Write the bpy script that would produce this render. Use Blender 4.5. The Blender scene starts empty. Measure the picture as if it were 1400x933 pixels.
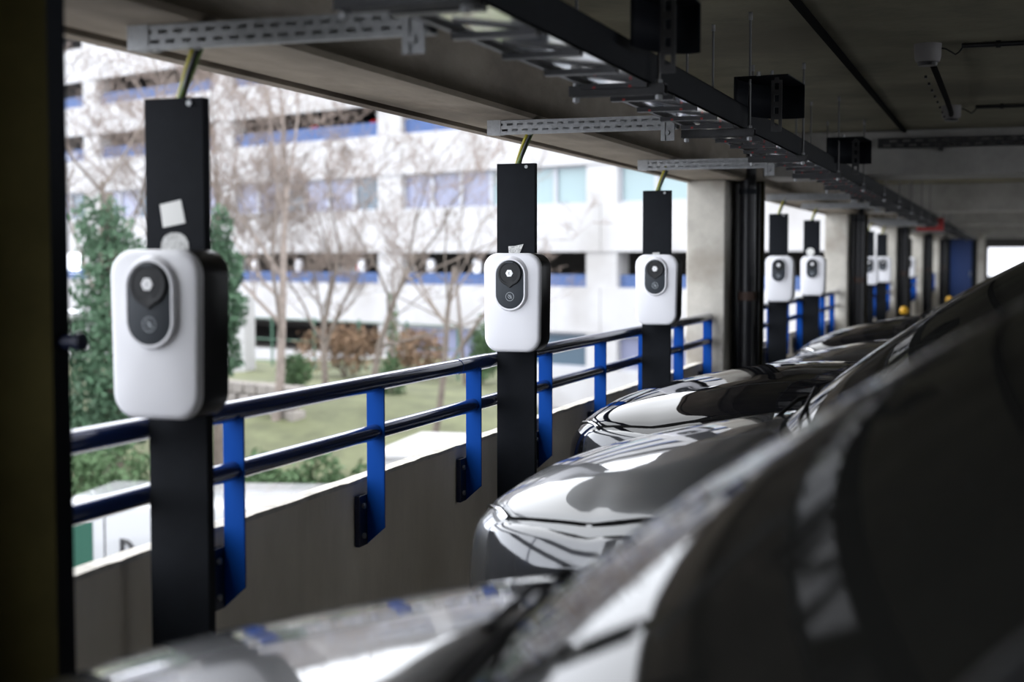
import bpy, math, random
import numpy as np
from mathutils import Vector, Matrix

random.seed(7)
SC = bpy.context.scene
COL = SC.collection
R = math.radians

# ------------------------------------------------------------------ camera
cd = bpy.data.cameras.new('camera')
cam = bpy.data.objects.new('camera', cd)
COL.objects.link(cam)
cam.location = (0, 0, 1.5)
cam.rotation_euler = (R(90 - 3.34), 0, R(19.27))
cd.sensor_width = 36.0
cd.lens = 50.0
cd.clip_start = 0.05
cd.clip_end = 500
cd.dof.use_dof = True
cd.dof.focus_distance = 5.55
cd.dof.aperture_fstop = 1.9
cd.dof.aperture_blades = 9
SC.camera = cam

# ------------------------------------------------------------------ overcast sky and exposure
world = bpy.data.worlds.new('sky')
SC.world = world
world.use_nodes = True
wn = world.node_tree
bg = wn.nodes['Background']
tc = wn.nodes.new('ShaderNodeTexCoord')
sep = wn.nodes.new('ShaderNodeSeparateXYZ')
wr = wn.nodes.new('ShaderNodeValToRGB')
wr.color_ramp.elements[0].position = 0.0
wr.color_ramp.elements[0].color = (0.80, 0.84, 0.92, 1)
wr.color_ramp.elements[1].position = 0.8
wr.color_ramp.elements[1].color = (0.96, 0.98, 1.0, 1)
wn.links.new(tc.outputs['Generated'], sep.inputs[0])
wn.links.new(sep.outputs['Z'], wr.inputs[0])
wn.links.new(wr.outputs[0], bg.inputs['Color'])
bg.inputs['Strength'].default_value = 3.7
SC.view_settings.view_transform = 'Standard'
SC.view_settings.look = 'None'
SC.view_settings.gamma = 1
SC.view_settings.exposure = 0.6
SC.view_settings.use_curve_mapping = False

# ------------------------------------------------------------------ materials
MATS = {}


def mat(name, col, rough=0.6, metal=0.0, var=0.0, vscale=8.0, bump=0.0, bscale=60.0, coat=0.0, spec=0.5,
        stain=None, sscale=2.0, stretch=None, flake=0.0):
    m = bpy.data.materials.new(name)
    m.use_nodes = True
    nt = m.node_tree
    b = nt.nodes['Principled BSDF']
    b.inputs['Roughness'].default_value = rough
    b.inputs['Metallic'].default_value = metal
    b.inputs['Coat Weight'].default_value = coat
    b.inputs['Coat Roughness'].default_value = 0.02
    b.inputs['Specular IOR Level'].default_value = spec
    b.inputs['Base Color'].default_value = (*col, 1)
    need = var or bump or stain
    if need:
        tcn = nt.nodes.new('ShaderNodeTexCoord')
        mp = nt.nodes.new('ShaderNodeMapping')
        if stretch:
            mp.inputs['Scale'].default_value = stretch
        nt.links.new(tcn.outputs['Object'], mp.inputs['Vector'])
    last = None
    if var:
        n = nt.nodes.new('ShaderNodeTexNoise')
        n.inputs['Scale'].default_value = vscale
        n.inputs['Detail'].default_value = 6
        n.inputs['Roughness'].default_value = 0.65
        nt.links.new(mp.outputs[0], n.inputs['Vector'])
        r = nt.nodes.new('ShaderNodeValToRGB')
        r.color_ramp.elements[0].position = 0.3
        r.color_ramp.elements[1].position = 0.72
        r.color_ramp.elements[0].color = tuple(max(0, c * (1 - var)) for c in col) + (1,)
        r.color_ramp.elements[1].color = tuple(min(1, c * (1 + var)) for c in col) + (1,)
        nt.links.new(n.outputs['Fac'], r.inputs[0])
        last = r.outputs[0]
    if stain:
        n2 = nt.nodes.new('ShaderNodeTexNoise')
        n2.inputs['Scale'].default_value = sscale
        n2.inputs['Detail'].default_value = 8
        nt.links.new(mp.outputs[0], n2.inputs['Vector'])
        r2 = nt.nodes.new('ShaderNodeValToRGB')
        r2.color_ramp.elements[0].position = 0.50
        r2.color_ramp.elements[1].position = 0.68
        r2.color_ramp.elements[0].color = (0, 0, 0, 1)
        r2.color_ramp.elements[1].color = (1, 1, 1, 1)
        nt.links.new(n2.outputs['Fac'], r2.inputs[0])
        mx = nt.nodes.new('ShaderNodeMix')
        mx.data_type = 'RGBA'
        nt.links.new(r2.outputs[0], mx.inputs[0])
        if last is not None:
            nt.links.new(last, mx.inputs[6])
        else:
            mx.inputs[6].default_value = (*col, 1)
        mx.inputs[7].default_value = (*stain, 1)
        last = mx.outputs[2]
    if last is not None:
        nt.links.new(last, b.inputs['Base Color'])
    if bump:
        n3 = nt.nodes.new('ShaderNodeTexNoise')
        n3.inputs['Scale'].default_value = bscale
        n3.inputs['Detail'].default_value = 5
        nt.links.new(mp.outputs[0], n3.inputs['Vector'])
        bp = nt.nodes.new('ShaderNodeBump')
        bp.inputs['Strength'].default_value = bump
        bp.inputs['Distance'].default_value = 0.01
        nt.links.new(n3.outputs['Fac'], bp.inputs['Height'])
        nt.links.new(bp.outputs[0], b.inputs['Normal'])
    MATS[name] = m
    return m


mat('concrete_wall', (0.74, 0.685, 0.60), 0.9, var=0.14, vscale=3, bump=0.25, bscale=40, stain=(0.60, 0.54, 0.45), sscale=1.3, stretch=(1, 1, 0.35))
mat('concrete_coping', (0.55, 0.52, 0.47), 0.9, var=0.3, vscale=14, bump=0.4, bscale=50)
mat('concrete_column', (0.42, 0.40, 0.36), 0.9, var=0.2, vscale=4, bump=0.2, bscale=45, stain=(0.27, 0.245, 0.21), sscale=2.2)
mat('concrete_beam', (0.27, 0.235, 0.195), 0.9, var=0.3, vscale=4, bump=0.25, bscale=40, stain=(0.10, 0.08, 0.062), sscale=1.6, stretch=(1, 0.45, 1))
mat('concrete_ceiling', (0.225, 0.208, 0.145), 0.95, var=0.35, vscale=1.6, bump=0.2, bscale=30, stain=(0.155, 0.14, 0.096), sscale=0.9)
mat('concrete_cross_beam', (0.36, 0.35, 0.33), 0.9, var=0.2, vscale=3)
mat('concrete_floor', (0.40, 0.385, 0.355), 0.75, var=0.3, vscale=2.5, bump=0.15)
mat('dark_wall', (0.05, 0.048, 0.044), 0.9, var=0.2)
mat('olive_paint', (0.034, 0.029, 0.010), 0.9, var=0.25, vscale=6, spec=0.06)
mat('black_steel', (0.009, 0.0105, 0.0135), 0.6, spec=0.08, var=0.15, vscale=20)
mat('black_plastic', (0.008, 0.008, 0.009), 0.35)
mat('black_pipe', (0.010, 0.010, 0.012), 0.35, spec=0.25)
mat('rust', (0.045, 0.024, 0.017), 0.8, var=0.3)
mat('white_plastic', (0.70, 0.70, 0.735), 0.38)
mat('charger_panel', (0.028, 0.034, 0.042), 0.5, spec=0.25)
mat('charger_lid', (0.010, 0.011, 0.013), 0.5, spec=0.25)
mat('icon_white', (0.85, 0.85, 0.87), 0.4)
mat('icon_grey', (0.40, 0.43, 0.46), 0.5)
mat('paper_white', (0.78, 0.78, 0.76), 0.8)
mat('paper_print', (0.55, 0.55, 0.54), 0.6, var=0.55, vscale=160)
mat('blue_rail', (0.016, 0.034, 0.13), 0.2, coat=0.6)
mat('blue_paint', (0.003, 0.045, 0.24), 0.6, spec=0.05)
mat('blue_bracket', (0.008, 0.012, 0.04), 0.4)
mat('zinc', (0.28, 0.285, 0.29), 0.45, metal=0.6, var=0.2, vscale=30)
mat('zinc_bright', (0.92, 0.93, 0.95), 0.11, metal=1.0, var=0.12, vscale=12, bump=0.04, bscale=9)
mat('rod_zinc', (0.14, 0.14, 0.14), 0.5, metal=0.5)
mat('zinc_dark', (0.045, 0.045, 0.047), 0.5, metal=0.5, var=0.25, vscale=14)
mat('rung_dark', (0.03, 0.03, 0.032), 0.4, metal=0.5)
mat('red_plastic', (0.28, 0.012, 0.012), 0.5)
mat('cable_green', (0.10, 0.16, 0.025), 0.45, var=0.3, vscale=18)
mat('cable_yellow', (0.42, 0.36, 0.02), 0.45)
mat('cable_black', (0.012, 0.014, 0.012), 0.4)
mat('grey_plastic', (0.19, 0.18, 0.18), 0.6)
mat('yellow_paint', (0.62, 0.33, 0.01), 0.5)
mat('blue_door', (0.006, 0.030, 0.13), 0.5)
# cars
mat('paint_silver', (0.060, 0.063, 0.067), 0.35, metal=0.5, coat=1.0)
mat('paint_grey', (0.028, 0.029, 0.031), 0.35, metal=0.5, coat=1.0)
mat('paint_black', (0.005, 0.005, 0.006), 0.3, coat=1.0, spec=0.0)
mat('paint_dark', (0.015, 0.015, 0.017), 0.3, metal=0.2, coat=1.0, spec=0.1)
mat('car_glass', (0.011, 0.011, 0.010), 0.04, spec=0.35)
mat('chrome', (0.80, 0.81, 0.83), 0.08, metal=1.0)
mat('headlamp', (0.05, 0.053, 0.06), 0.1, metal=0.3, coat=0.6)
mat('rubber', (0.01, 0.01, 0.01), 0.8)
mat('alloy', (0.45, 0.46, 0.47), 0.3, metal=1.0)
mat('tail_red', (0.55, 0.02, 0.02), 0.2)
mat('seam', (0.004, 0.004, 0.004), 0.9, spec=0.05)
# outside
mat('facade', (0.36, 0.356, 0.362), 0.85, var=0.05, vscale=0.6, stain=(0.285, 0.276, 0.272), sscale=0.35)
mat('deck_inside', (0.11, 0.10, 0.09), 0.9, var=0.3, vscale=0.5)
mat('deck_rail', (0.045, 0.085, 0.21), 0.7)
mat('pane_lavender', (0.16, 0.17, 0.25), 0.12)
mat('pane_dark', (0.06, 0.09, 0.12), 0.10)
mat('pane_teal', (0.19, 0.26, 0.275), 0.12)
mat('mullion', (0.30, 0.31, 0.34), 0.5)
mat('bark', (0.125, 0.102, 0.086), 0.9, var=0.3, vscale=6)
mat('bark_pale', (0.185, 0.153, 0.135), 0.9, var=0.3, vscale=6)
mat('twig', (0.16, 0.125, 0.108), 0.9)
mat('ivy', (0.050, 0.092, 0.055), 0.6, spec=0.15, var=0.5, vscale=1.6)
mat('shrub_leaf', (0.062, 0.105, 0.05), 0.6, spec=0.15, var=0.4, vscale=1.5)
mat('dry_leaf', (0.30, 0.20, 0.13), 0.8, var=0.3, vscale=2)
mat('grass', (0.085, 0.092, 0.046), 0.9, var=0.45, vscale=0.9)
mat('asphalt', (0.11, 0.11, 0.115), 0.9, var=0.2, vscale=2)
mat('stone', (0.22, 0.20, 0.185), 0.9, var=0.25, vscale=2)
mat('fence_green', (0.03, 0.09, 0.055), 0.5)
mat('van_white', (0.27, 0.275, 0.285), 0.25, coat=0.5)
mat('van_glass', (0.015, 0.06, 0.042), 0.06)
mat('brown_plant', (0.16, 0.10, 0.06), 0.9, var=0.4, vscale=2)


# ------------------------------------------------------------------ mesh builder
class MB:
    def __init__(s):
        s.v, s.f, s.mi = [], [], []

    def add(s, vs, fs, m=0):
        o = len(s.v)
        s.v.extend([tuple(p) for p in vs])
        s.f.extend([tuple(i + o for i in q) for q in fs])
        s.mi.extend([m] * len(fs))
        return s

    def box(s, x0, x1, y0, y1, z0, z1, m=0):
        vs = [(x0, y0, z0), (x1, y0, z0), (x1, y1, z0), (x0, y1, z0), (x0, y0, z1), (x1, y0, z1), (x1, y1, z1), (x0, y1, z1)]
        return s.add(vs, [(0, 3, 2, 1), (4, 5, 6, 7), (0, 1, 5, 4), (1, 2, 6, 5), (2, 3, 7, 6), (3, 0, 4, 7)], m)

    def tube(s, pts, r, n=10, cap=True, m=0):
        pts = [Vector(p) for p in pts]
        rs = r if isinstance(r, (list, tuple)) else [r] * len(pts)
        vs, fs = [], []
        up = None
        for i, p in enumerate(pts):
            t = (pts[min(i + 1, len(pts) - 1)] - pts[max(i - 1, 0)])
            if t.length < 1e-9:
                t = Vector((0, 0, 1))
            t.normalize()
            if up is None:
                up = Vector((0, 0, 1)) if abs(t.z) < 0.9 else Vector((1, 0, 0))
            a = t.cross(up)
            if a.length < 1e-6:
                a = t.orthogonal()
            a.normalize()
            b = a.cross(t).normalized()
            up = b
            for k in range(n):
                q = 2 * math.pi * k / n
                vs.append(p + a * (math.cos(q) * rs[i]) + b * (math.sin(q) * rs[i]))
        for i in range(len(pts) - 1):
            for k in range(n):
                k2 = (k + 1) % n
                fs.append((i * n + k, (i + 1) * n + k, (i + 1) * n + k2, i * n + k2))
        if cap:
            fs.append(tuple(range(n)))
            fs.append(tuple(reversed(range((len(pts) - 1) * n, len(pts) * n))))
        return s.add(vs, fs, m)

    def loft(s, rings, cap0=True, cap1=True, m=0):
        n = len(rings[0])
        vs = [p for r in rings for p in r]
        fs = []
        for i in range(len(rings) - 1):
            for k in range(n):
                k2 = (k + 1) % n
                fs.append((i * n + k, i * n + k2, (i + 1) * n + k2, (i + 1) * n + k))
        if cap0:
            fs.append(tuple(reversed(range(n))))
        if cap1:
            fs.append(tuple(range((len(rings) - 1) * n, len(rings) * n)))
        return s.add(vs, fs, m)

    def grid(s, P, m=0, flip=False):
        nu, nv = len(P), len(P[0])
        vs = [p for row in P for p in row]
        fs = []
        for i in range(nu - 1):
            for j in range(nv - 1):
                q = (i * nv + j, i * nv + j + 1, (i + 1) * nv + j + 1, (i + 1) * nv + j)
                fs.append(q[::-1] if flip else q)
        return s.add(vs, fs, m)

    def prism(s, poly, axis, a, b, m=0):
        """poly of 2D points extruded along an axis ('x','y','z')"""
        def P3(p, w):
            return {'x': (w, p[0], p[1]), 'y': (p[0], w, p[1]), 'z': (p[0], p[1], w)}[axis]
        return s.loft([[P3(p, a) for p in poly], [P3(p, b) for p in poly]], m=m)

    def build(s, name, mats, parent=None, smooth=None, bevel=0.0, loc=None, segs=2, recalc=True):
        me = bpy.data.meshes.new(name)
        me.from_pydata(s.v, [], s.f)
        if not isinstance(mats, (list, tuple)):
            mats = [mats]
        for q in mats:
            me.materials.append(MATS[q])
        me.polygons.foreach_set('material_index', s.mi)
        if recalc:
            import bmesh
            bm = bmesh.new()
            bm.from_mesh(me)
            bmesh.ops.recalc_face_normals(bm, faces=bm.faces)
            bm.to_mesh(me)
            bm.free()
        if smooth is not None:
            me.shade_smooth()
            me.set_sharp_from_angle(angle=R(smooth))
        me.update()
        o = bpy.data.objects.new(name, me)
        COL.objects.link(o)
        if parent is not None:
            o.parent = parent
        if loc is not None:
            o.location = loc
        if bevel:
            md = o.modifiers.new('bevel', 'BEVEL')
            md.width = bevel
            md.segments = segs
            md.limit_method = 'ANGLE'
        return o


def tag(o, label=None, cat=None, group=None, kind=None):
    if label:
        o['label'] = label
    if cat:
        o['category'] = cat
    if group:
        o['group'] = group
    if kind:
        o['kind'] = kind
    return o


def empty(name, loc, rz=0.0, label=None, cat=None, group=None, kind=None):
    o = bpy.data.objects.new(name, None)
    o.empty_display_size = 0.1
    COL.objects.link(o)
    o.location = loc
    o.rotation_euler = (0, 0, rz)
    return tag(o, label, cat, group, kind)


def copy_tree(o, parent=None):
    c = o.copy()
    COL.objects.link(c)
    if parent is not None:
        c.parent = parent
    for ch in list(o.children):
        copy_tree(ch, c)
    return c


def circle(cx, cy, r, n=24, a0=0.0):
    return [(cx + r * math.cos(a0 + 2 * math.pi * k / n), cy + r * math.sin(a0 + 2 * math.pi * k / n)) for k in range(n)]


def rrect(w, h, r, n=6, cx=0.0, cy=0.0):
    pts = []
    for sx, sy, a in ((1, 1, 0), (-1, 1, 90), (-1, -1, 180), (1, -1, 270)):
        for k in range(n + 1):
            q = R(a + 90 * k / n)
            pts.append((cx + sx * (w / 2 - r) + r * math.cos(q), cy + sy * (h / 2 - r) + r * math.sin(q)))
    return pts


# ------------------------------------------------------------------ the deck's structure
Y0, Y1 = -14.0, 43.0
XR = 15.0
CEIL = 2.43
MB().box(-2.3, XR, Y0, Y1, -0.25, 0.0).build('floor', 'concrete_floor')['kind'] = 'structure'
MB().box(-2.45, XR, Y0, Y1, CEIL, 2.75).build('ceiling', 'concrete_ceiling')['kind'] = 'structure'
# parapet: a thin precast upstand whose top falls away outwards
w = MB()
w.prism([(-2.03, 0.0), (-2.03, 0.752), (-2.20, 0.690), (-2.20, -0.6), (-2.30, -0.6), (-2.30, -0.25), (-2.2, -0.25), (-2.2, 0.0)][:4] + [(-2.20, 0.0)], 'y', Y0, Y1)
wl = w.build('wall_left', 'concrete_wall')
wl['kind'] = 'structure'
# rough bright coping edge, wavy in height
P = []
yy = Y0
rr = random.Random(3)
while yy < Y1:
    j = rr.uniform(-0.0022, 0.0022)
    P.append([(-2.0285, yy, 0.752), (-2.0285 + rr.uniform(-0.001, 0.001), yy, 0.766 + j), (-2.078, yy, 0.768 + j * 0.5), (-2.205, yy, 0.700), (-2.205, yy, 0.685)])
    yy += 0.06 if -1 < yy < 14 else 0.5
cp = MB().grid(P).build('coping', 'concrete_coping', wl)
cp['label'] = 'pale rough top edge of the concrete parapet'
MB().box(-2.6, -2.3, Y0, Y1, -0.6, 0.0).build('trim_1', 'concrete_wall')['kind'] = 'structure'
wr_ = MB()
wr_.box(XR, XR + 0.2, Y0, Y1, 0, 0.85)
wr_.box(XR, XR + 0.3, Y0, Y1, 2.3, CEIL)
for yc_ in (-6, 1.86, 9.86, 17.75, 25.6, 33.6, 41.6):
    wr_.box(XR, XR + 0.35, yc_, yc_ + 0.4, 0.85, 2.3)
wr_.build('wall_right', 'concrete_wall')['kind'] = 'structure'
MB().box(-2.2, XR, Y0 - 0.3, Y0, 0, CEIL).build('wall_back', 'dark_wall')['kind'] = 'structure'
# far end wall with an opening at right
fw = MB()
fw.box(-2.2, -0.60, Y1, Y1 + 0.3, 0, CEIL)
fw.box(-0.60, 1.6, Y1, Y1 + 0.3, 0, 0.98)
fw.box(-0.60, 1.6, Y1, Y1 + 0.3, 1.80, CEIL)
fw.box(1.6, XR, Y1, Y1 + 0.3, 0, CEIL)
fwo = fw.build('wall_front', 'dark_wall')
fwo['kind'] = 'structure'
tag(MB().box(-0.80, -0.62, 39.0, 39.3, 0, CEIL).build('column', 'concrete_column'), 'slim pale column right of the blue door at the far end', kind='structure')
d = empty('door_1', (-1.33, Y1 - 0.04, 0), kind='structure')
tag(d, 'blue door leaf in the dark far end wall')
MB().box(-0.30, 0.30, -0.03, 0.03, 0, 2.05).build('leaf', 'blue_door', d, bevel=0.01)
MB().box(-0.40, -0.30, -0.05, 0.03, 0, 2.1).box(0.30, 0.40, -0.05, 0.03, 0, 2.1).box(-0.40, 0.40, -0.05, 0.03, 2.05, 2.1).build('door_frame', 'black_steel', d)
MB().tube([(0.26, -0.07, 0.98), (0.26, -0.07, 1.12)], 0.012, 8).build('handle', 'zinc', d)

# edge beam over the parapet
eb = MB()
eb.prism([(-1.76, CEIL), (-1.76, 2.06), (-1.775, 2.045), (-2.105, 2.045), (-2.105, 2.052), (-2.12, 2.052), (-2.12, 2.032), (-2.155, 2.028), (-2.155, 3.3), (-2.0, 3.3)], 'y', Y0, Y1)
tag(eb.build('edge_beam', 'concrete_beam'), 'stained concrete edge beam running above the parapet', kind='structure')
# transverse beams
for i, (yb, dpt) in enumerate(((10.75, 2.10), (18.6, 2.08), (26.4, 2.08), (34.2, 2.06), (42.0, 2.06), (2.95 - 7.85, 2.1))):
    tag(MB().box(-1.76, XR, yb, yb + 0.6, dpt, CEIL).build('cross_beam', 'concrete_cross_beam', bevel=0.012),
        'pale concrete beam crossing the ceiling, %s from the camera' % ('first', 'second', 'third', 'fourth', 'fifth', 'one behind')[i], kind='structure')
# columns with a downpipe before a black sheet for recess shade and an olive fin
COLY = [1.86, 9.86, 17.75, 25.6, 33.6, 41.6]
where = ['at the left edge of the frame', 'beside the third charger', 'behind the fifth charger', 'third along the deck', 'fourth along the deck', 'last before the far wall']
for yc, wh in zip(COLY + [-6.1], where + ['behind the camera']):
    tag(MB().box(-2.15, -1.875, yc, yc + 0.32, 0, 2.045).build('column', 'concrete_column', bevel=0.012),
        'pale weathered concrete column ' + wh, kind='structure')
    if yc < 0:
        continue
    fin = tag(MB().box(-1.95, -1.663, yc + 0.33, yc + 0.383, 0, 2.045).build('steel_fin_column', ['olive_paint', 'black_steel']),
              'olive painted flat fin standing behind the downpipe, ' + wh, kind='structure')
    for p in fin.data.polygons:
        if p.normal.x > 0.9:
            p.material_index = 1  # deck-side face coloured black to hold its deep shade
    if yc < 5:
        continue
    dp = empty('downpipe', (-1.757, yc + 0.22, 0), label='black drainpipe with a black sheet added for recess shade beside column, ' + wh, cat='pipe', group='downpipes beside the columns')
    MB().tube([(0, 0, 0.0), (0, 0, 2.4)], 0.058, 20).build('pipe', 'black_pipe', dp, smooth=40)
    cr = MB()
    cr.tube([(0, 0, 1.20), (0, 0, 1.26)], 0.068, 20)
    cr.build('coupling', 'rust', dp, smooth=40)
    MB().box(-0.117, 0.075, 0.064, 0.10, 0.0, 2.03).build('recess_shade_panel', 'black_plastic', dp)  # black sheet added to darken the shaded recess behind the pipe
    for z in (0.4, 1.95):
        MB().tube([(0, 0, z), (0, 0, z + 0.035)], 0.064, 20).box(-0.01, 0.01, 0.05, 0.066, z, z + 0.035).build('bracket', 'black_steel', dp, smooth=40)
cl = empty('pipe_clamp', (-1.663, 2.22, 1.345), label='small dark clamp sticking out of the near olive fin', cat='clamp')
MB().tube([(-0.0, 0, 0), (0.035, 0.0, 0)], 0.014, 10).build('shaft', 'blue_bracket', cl, smooth=40)
MB().tube([(0.030, 0.0, 0), (0.045, 0, 0)], 0.019, 10).build('cap', 'blue_bracket', cl, smooth=40)

# ceiling seam cover
tag(MB().box(-0.755, -0.73, -6, 10.75, CEIL - 0.022, CEIL).build('ceiling_joint_strip', 'seam'), 'black joint strip running along the dark ceiling', 'strip')


# ------------------------------------------------------------------ guard rails
BAR_Y = [1.51 + 0.915 * k for k in range(-8, 48)]
spans = [(-5.75, 1.84), (2.20, 9.84), (10.2, 17.73), (18.1, 25.58), (25.95, 33.58), (33.95, 41.58), (41.95, 42.95)]
span_lab = ['behind the camera', 'under the three nearest chargers', 'past the first pale column', 'in the third bay', 'in the fourth bay', 'in the fifth bay', 'by the far end wall']
RX = -1.978
proto_bar = None
for (a, b), lb in zip(spans, span_lab):
    g = empty('guard_rail', (RX, a, 0), label='blue tubular guard rail bolted to the parapet ' + lb, cat='railing', group='blue guard rails along the parapet')
    L = b - a
    MB().tube([(0, 0, 1.087), (0, L, 1.087)], 0.029, 16).build('top_rail', 'blue_rail', g, smooth=50)
    MB().tube([(0, 0, 0.924), (0, L, 0.924)], 0.026, 16).build('mid_rail', 'blue_rail', g, smooth=50)
    if 2 < a < 3:
        MB().tube([(0, 5.02 - a, 1.087), (0, 5.34 - a, 1.087)], 0.031, 16).build('rail_sleeve', 'blue_rail', g, smooth=50)
    for yb in BAR_Y:
        if not (a + 0.12 < yb < b - 0.05):
            continue
        if proto_bar is None:
            bar = MB().prism([(0.034, 1.072), (-0.030, 1.058), (-0.030, 0.548), (0.034, 0.605)], 'y', -0.004, 0.004).build('upright_bar', 'blue_paint', g, bevel=0.0015)
            MB().box(-0.048, -0.030, -0.062, 0.004, 0.545, 0.715).build('bracket', 'blue_bracket', bar, bevel=0.002)
            for z in (0.58, 0.68):
                MB().tube([(-0.030, -0.034, z), (-0.022, -0.034, z)], 0.010, 6).build('bolt', 'zinc', bar)
            proto_bar = bar
        else:
            bar = copy_tree(proto_bar, g)
        bar.location = (0, yb + 0.028 - a, 0)

# ------------------------------------------------------------------ charging posts and chargers
POSTS = [2.92, 5.38, 7.78, 12.2, 14.35, 20.35, 22.6, 28.4]
PX = -1.865
pn = ['nearest mounting post, with a square white sticker', 'second mounting post, with a torn silver tape tag above the charger', 'third mounting post, just before the first column',
      'fourth mounting post, just past the first column', 'fifth mounting post, with a round white sticker', 'mounting post between second and third columns',
      'mounting post half hidden behind third column', 'mounting post furthest along the deck']


def make_post():
    r = empty('mounting_post', (0, 0, 0))
    m = MB()
    m.box(-0.080, 0.080, 0, 0.005, 0, 1.876)
    m.box(-0.080, -0.075, 0.005, 0.030, 0, 1.876)
    m.box(0.075, 0.080, 0.005, 0.030, 0, 1.876)
    m.build('channel', 'black_steel', r, bevel=0.0012)
    MB().box(-0.11, 0.11, -0.03, 0.12, 0, 0.012).build('base_plate', 'black_steel', r)
    for x in (0.045, -0.045):
        for z in (1.862, 0.2):
            if z > 1 and x < 0:
                continue
            MB().tube([(x, 0, z), (x, -0.006, z)], 0.007, 8).build('bolt', 'zinc', r)
    return r


def make_charger():
    r = empty('ev_charger', (0, 0, 0))
    W, H = 0.235, 0.387

    def ring(w, h, rad, y, bulge):
        out = []
        for (x, z) in rrect(w, h, rad, 8):
            # slightly barrel sided, taper toward the bottom
            k = z / (h / 2)
            out.append((x * (1 - 0.045 * (1 - k) * 0.5 * 1.0) + math.copysign(bulge * (1 - k * k), x) * (abs(x) / (w / 2)), y, z))
        return out
    # dark back casing
    b = MB()
    b.loft([ring(W - 0.02, H - 0.02, 0.05, 0.0, 0.004), ring(W, H, 0.056, -0.012, 0.004), ring(W + 0.002, H + 0.001, 0.056, -0.096, 0.004), ring(W - 0.004, H - 0.004, 0.055, -0.101, 0.004)])
    b.build('back_casing', 'black_plastic', r, smooth=35)
    # white front shell, gently domed
    s = MB()
    rings = [ring(W - 0.003, H - 0.003, 0.056, -0.0985, 0.004), ring(W + 0.001, H + 0.001, 0.057, -0.101, 0.004), ring(W, H, 0.057, -0.106, 0.004)]
    for k in range(1, 7):
        q = R(90 * k / 6)
        rings.append(ring(W - 0.030 * (1 - math.cos(q)), H - 0.030 * (1 - math.cos(q)), 0.057 - 0.012 * (1 - math.cos(q)), -0.106 - 0.014 * math.sin(q), 0.004))
    for f_, dy in ((0.75, 0.0025), (0.5, 0.004), (0.25, 0.0048)):
        rings.append(ring((W - 0.03) * f_, (H - 0.03) * f_, 0.045 * f_, -0.120 - dy, 0.004 * f_))
    s.loft(rings)
    s.build('front_shell', 'white_plastic', r, smooth=35)
    # raised oval with the dark socket panel
    cx, cz = -0.002, H / 2 - 0.122

    def oval(w, h, y, n=14):
        return [(x, y, z) for x, z in rrect(w, h, w / 2 - 1e-4, n, cx, cz)]
    o = MB()
    o.loft([oval(0.150, 0.225, -0.1190), oval(0.136, 0.211, -0.128), oval(0.129, 0.204, -0.143), oval(0.126, 0.201, -0.147), oval(0.121, 0.196, -0.148), oval(0.114, 0.189, -0.147), oval(0.113, 0.188, -0.143)], cap1=False)
    o.build('oval_rim', 'white_plastic', r, smooth=40)
    o = MB()
    o.loft([oval(0.1135, 0.1885, -0.140), oval(0.1135, 0.1885, -0.1450), oval(0.109, 0.184, -0.1462)])
    o.build('socket_panel', 'charger_panel', r, smooth=30)
    # lid: a disc with a thumb lip, hinge at the top, hexagon in the middle
    lz = H / 2 - 0.078

    def lidring(rad, y, lip):
        out = []
        for k in range(48):
            q = 2 * math.pi * k / 48
            rr_ = rad
            dd = abs((q - 1.5 * math.pi))
            if dd < 0.30:
                rr_ = rad + lip * (0.5 + 0.5 * math.cos(dd / 0.30 * math.pi))
            out.append((cx + rr_ * math.cos(q), y, lz + rr_ * math.sin(q)))
        return out
    m = MB()
    m.loft([lidring(0.0485, -0.1455, 0.008), lidring(0.0485, -0.153, 0.008), lidring(0.046, -0.1555, 0.009), lidring(0.040, -0.1555, 0.002), lidring(0.038, -0.154, 0.0), lidring(0.020, -0.1545, 0)])
    lid = m.build('socket_lid', 'charger_lid', r, smooth=35)
    MB().box(cx - 0.016, cx + 0.016, -0.158, -0.146, lz + 0.038, lz + 0.046).build('hinge', 'charger_panel', lid, bevel=0.001)
    hx = [(x, z) for x, z in circle(cx, lz, 0.0155, 6)]
    hexo = MB().prism(hx, 'y', -0.1575, -0.153).build('hexagon_badge', 'icon_white', lid, bevel=0.001)
    # the small curl on the badge
    g = MB()
    for a0, a1, zz in ((60, 300, 0.0022), (60, 300, -0.0022)):
        pts = [(cx + 0.0026 * math.cos(R(q)), -0.1578, lz + zz + 0.0024 * math.sin(R(q))) for q in range(a0, a1 + 1, 30)]
        g.tube(pts, 0.0007, 5)
    g.build('badge_mark', 'charger_panel', lid)
    # contactless ring with a hand-held card mark
    rz_ = H / 2 - 0.169
    t = MB()
    t.tube([(cx + 0.0165 * math.cos(2 * math.pi * k / 32), -0.1464, rz_ + 0.0165 * math.sin(2 * math.pi * k / 32)) for k in range(33)], 0.0011, 6, cap=False)
    t.build('reader_ring', 'icon_grey', r, smooth=60)
    t = MB()
    t.tube([(cx - 0.007, -0.1464, rz_ + 0.008), (cx + 0.004, -0.1464, rz_ - 0.003), (cx + 0.008, -0.1464, rz_ - 0.007)], 0.0016, 6)
    t.tube([(cx - 0.001, -0.1464, rz_ + 0.008), (cx + 0.006, -0.1464, rz_ + 0.002), (cx + 0.006, -0.1464, rz_ - 0.004)], 0.0011, 6)
    t.tube([(cx - 0.008, -0.1464, rz_ + 0.001), (cx - 0.003, -0.1464, rz_ - 0.006), (cx + 0.003, -0.1464, rz_ - 0.008)], 0.0011, 6)
    t.build('reader_mark', 'icon_grey', r)

    def reshape(o, shell):
        for v in o.data.vertices:
            if not shell and v.co.y < -0.119:
                v.co.y = -0.119 + (v.co.y + 0.119) * 0.62
            if v.co.y < -0.05:
                v.co.y -= 0.022
        for c_ in o.children:
            reshape(c_, shell)
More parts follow.
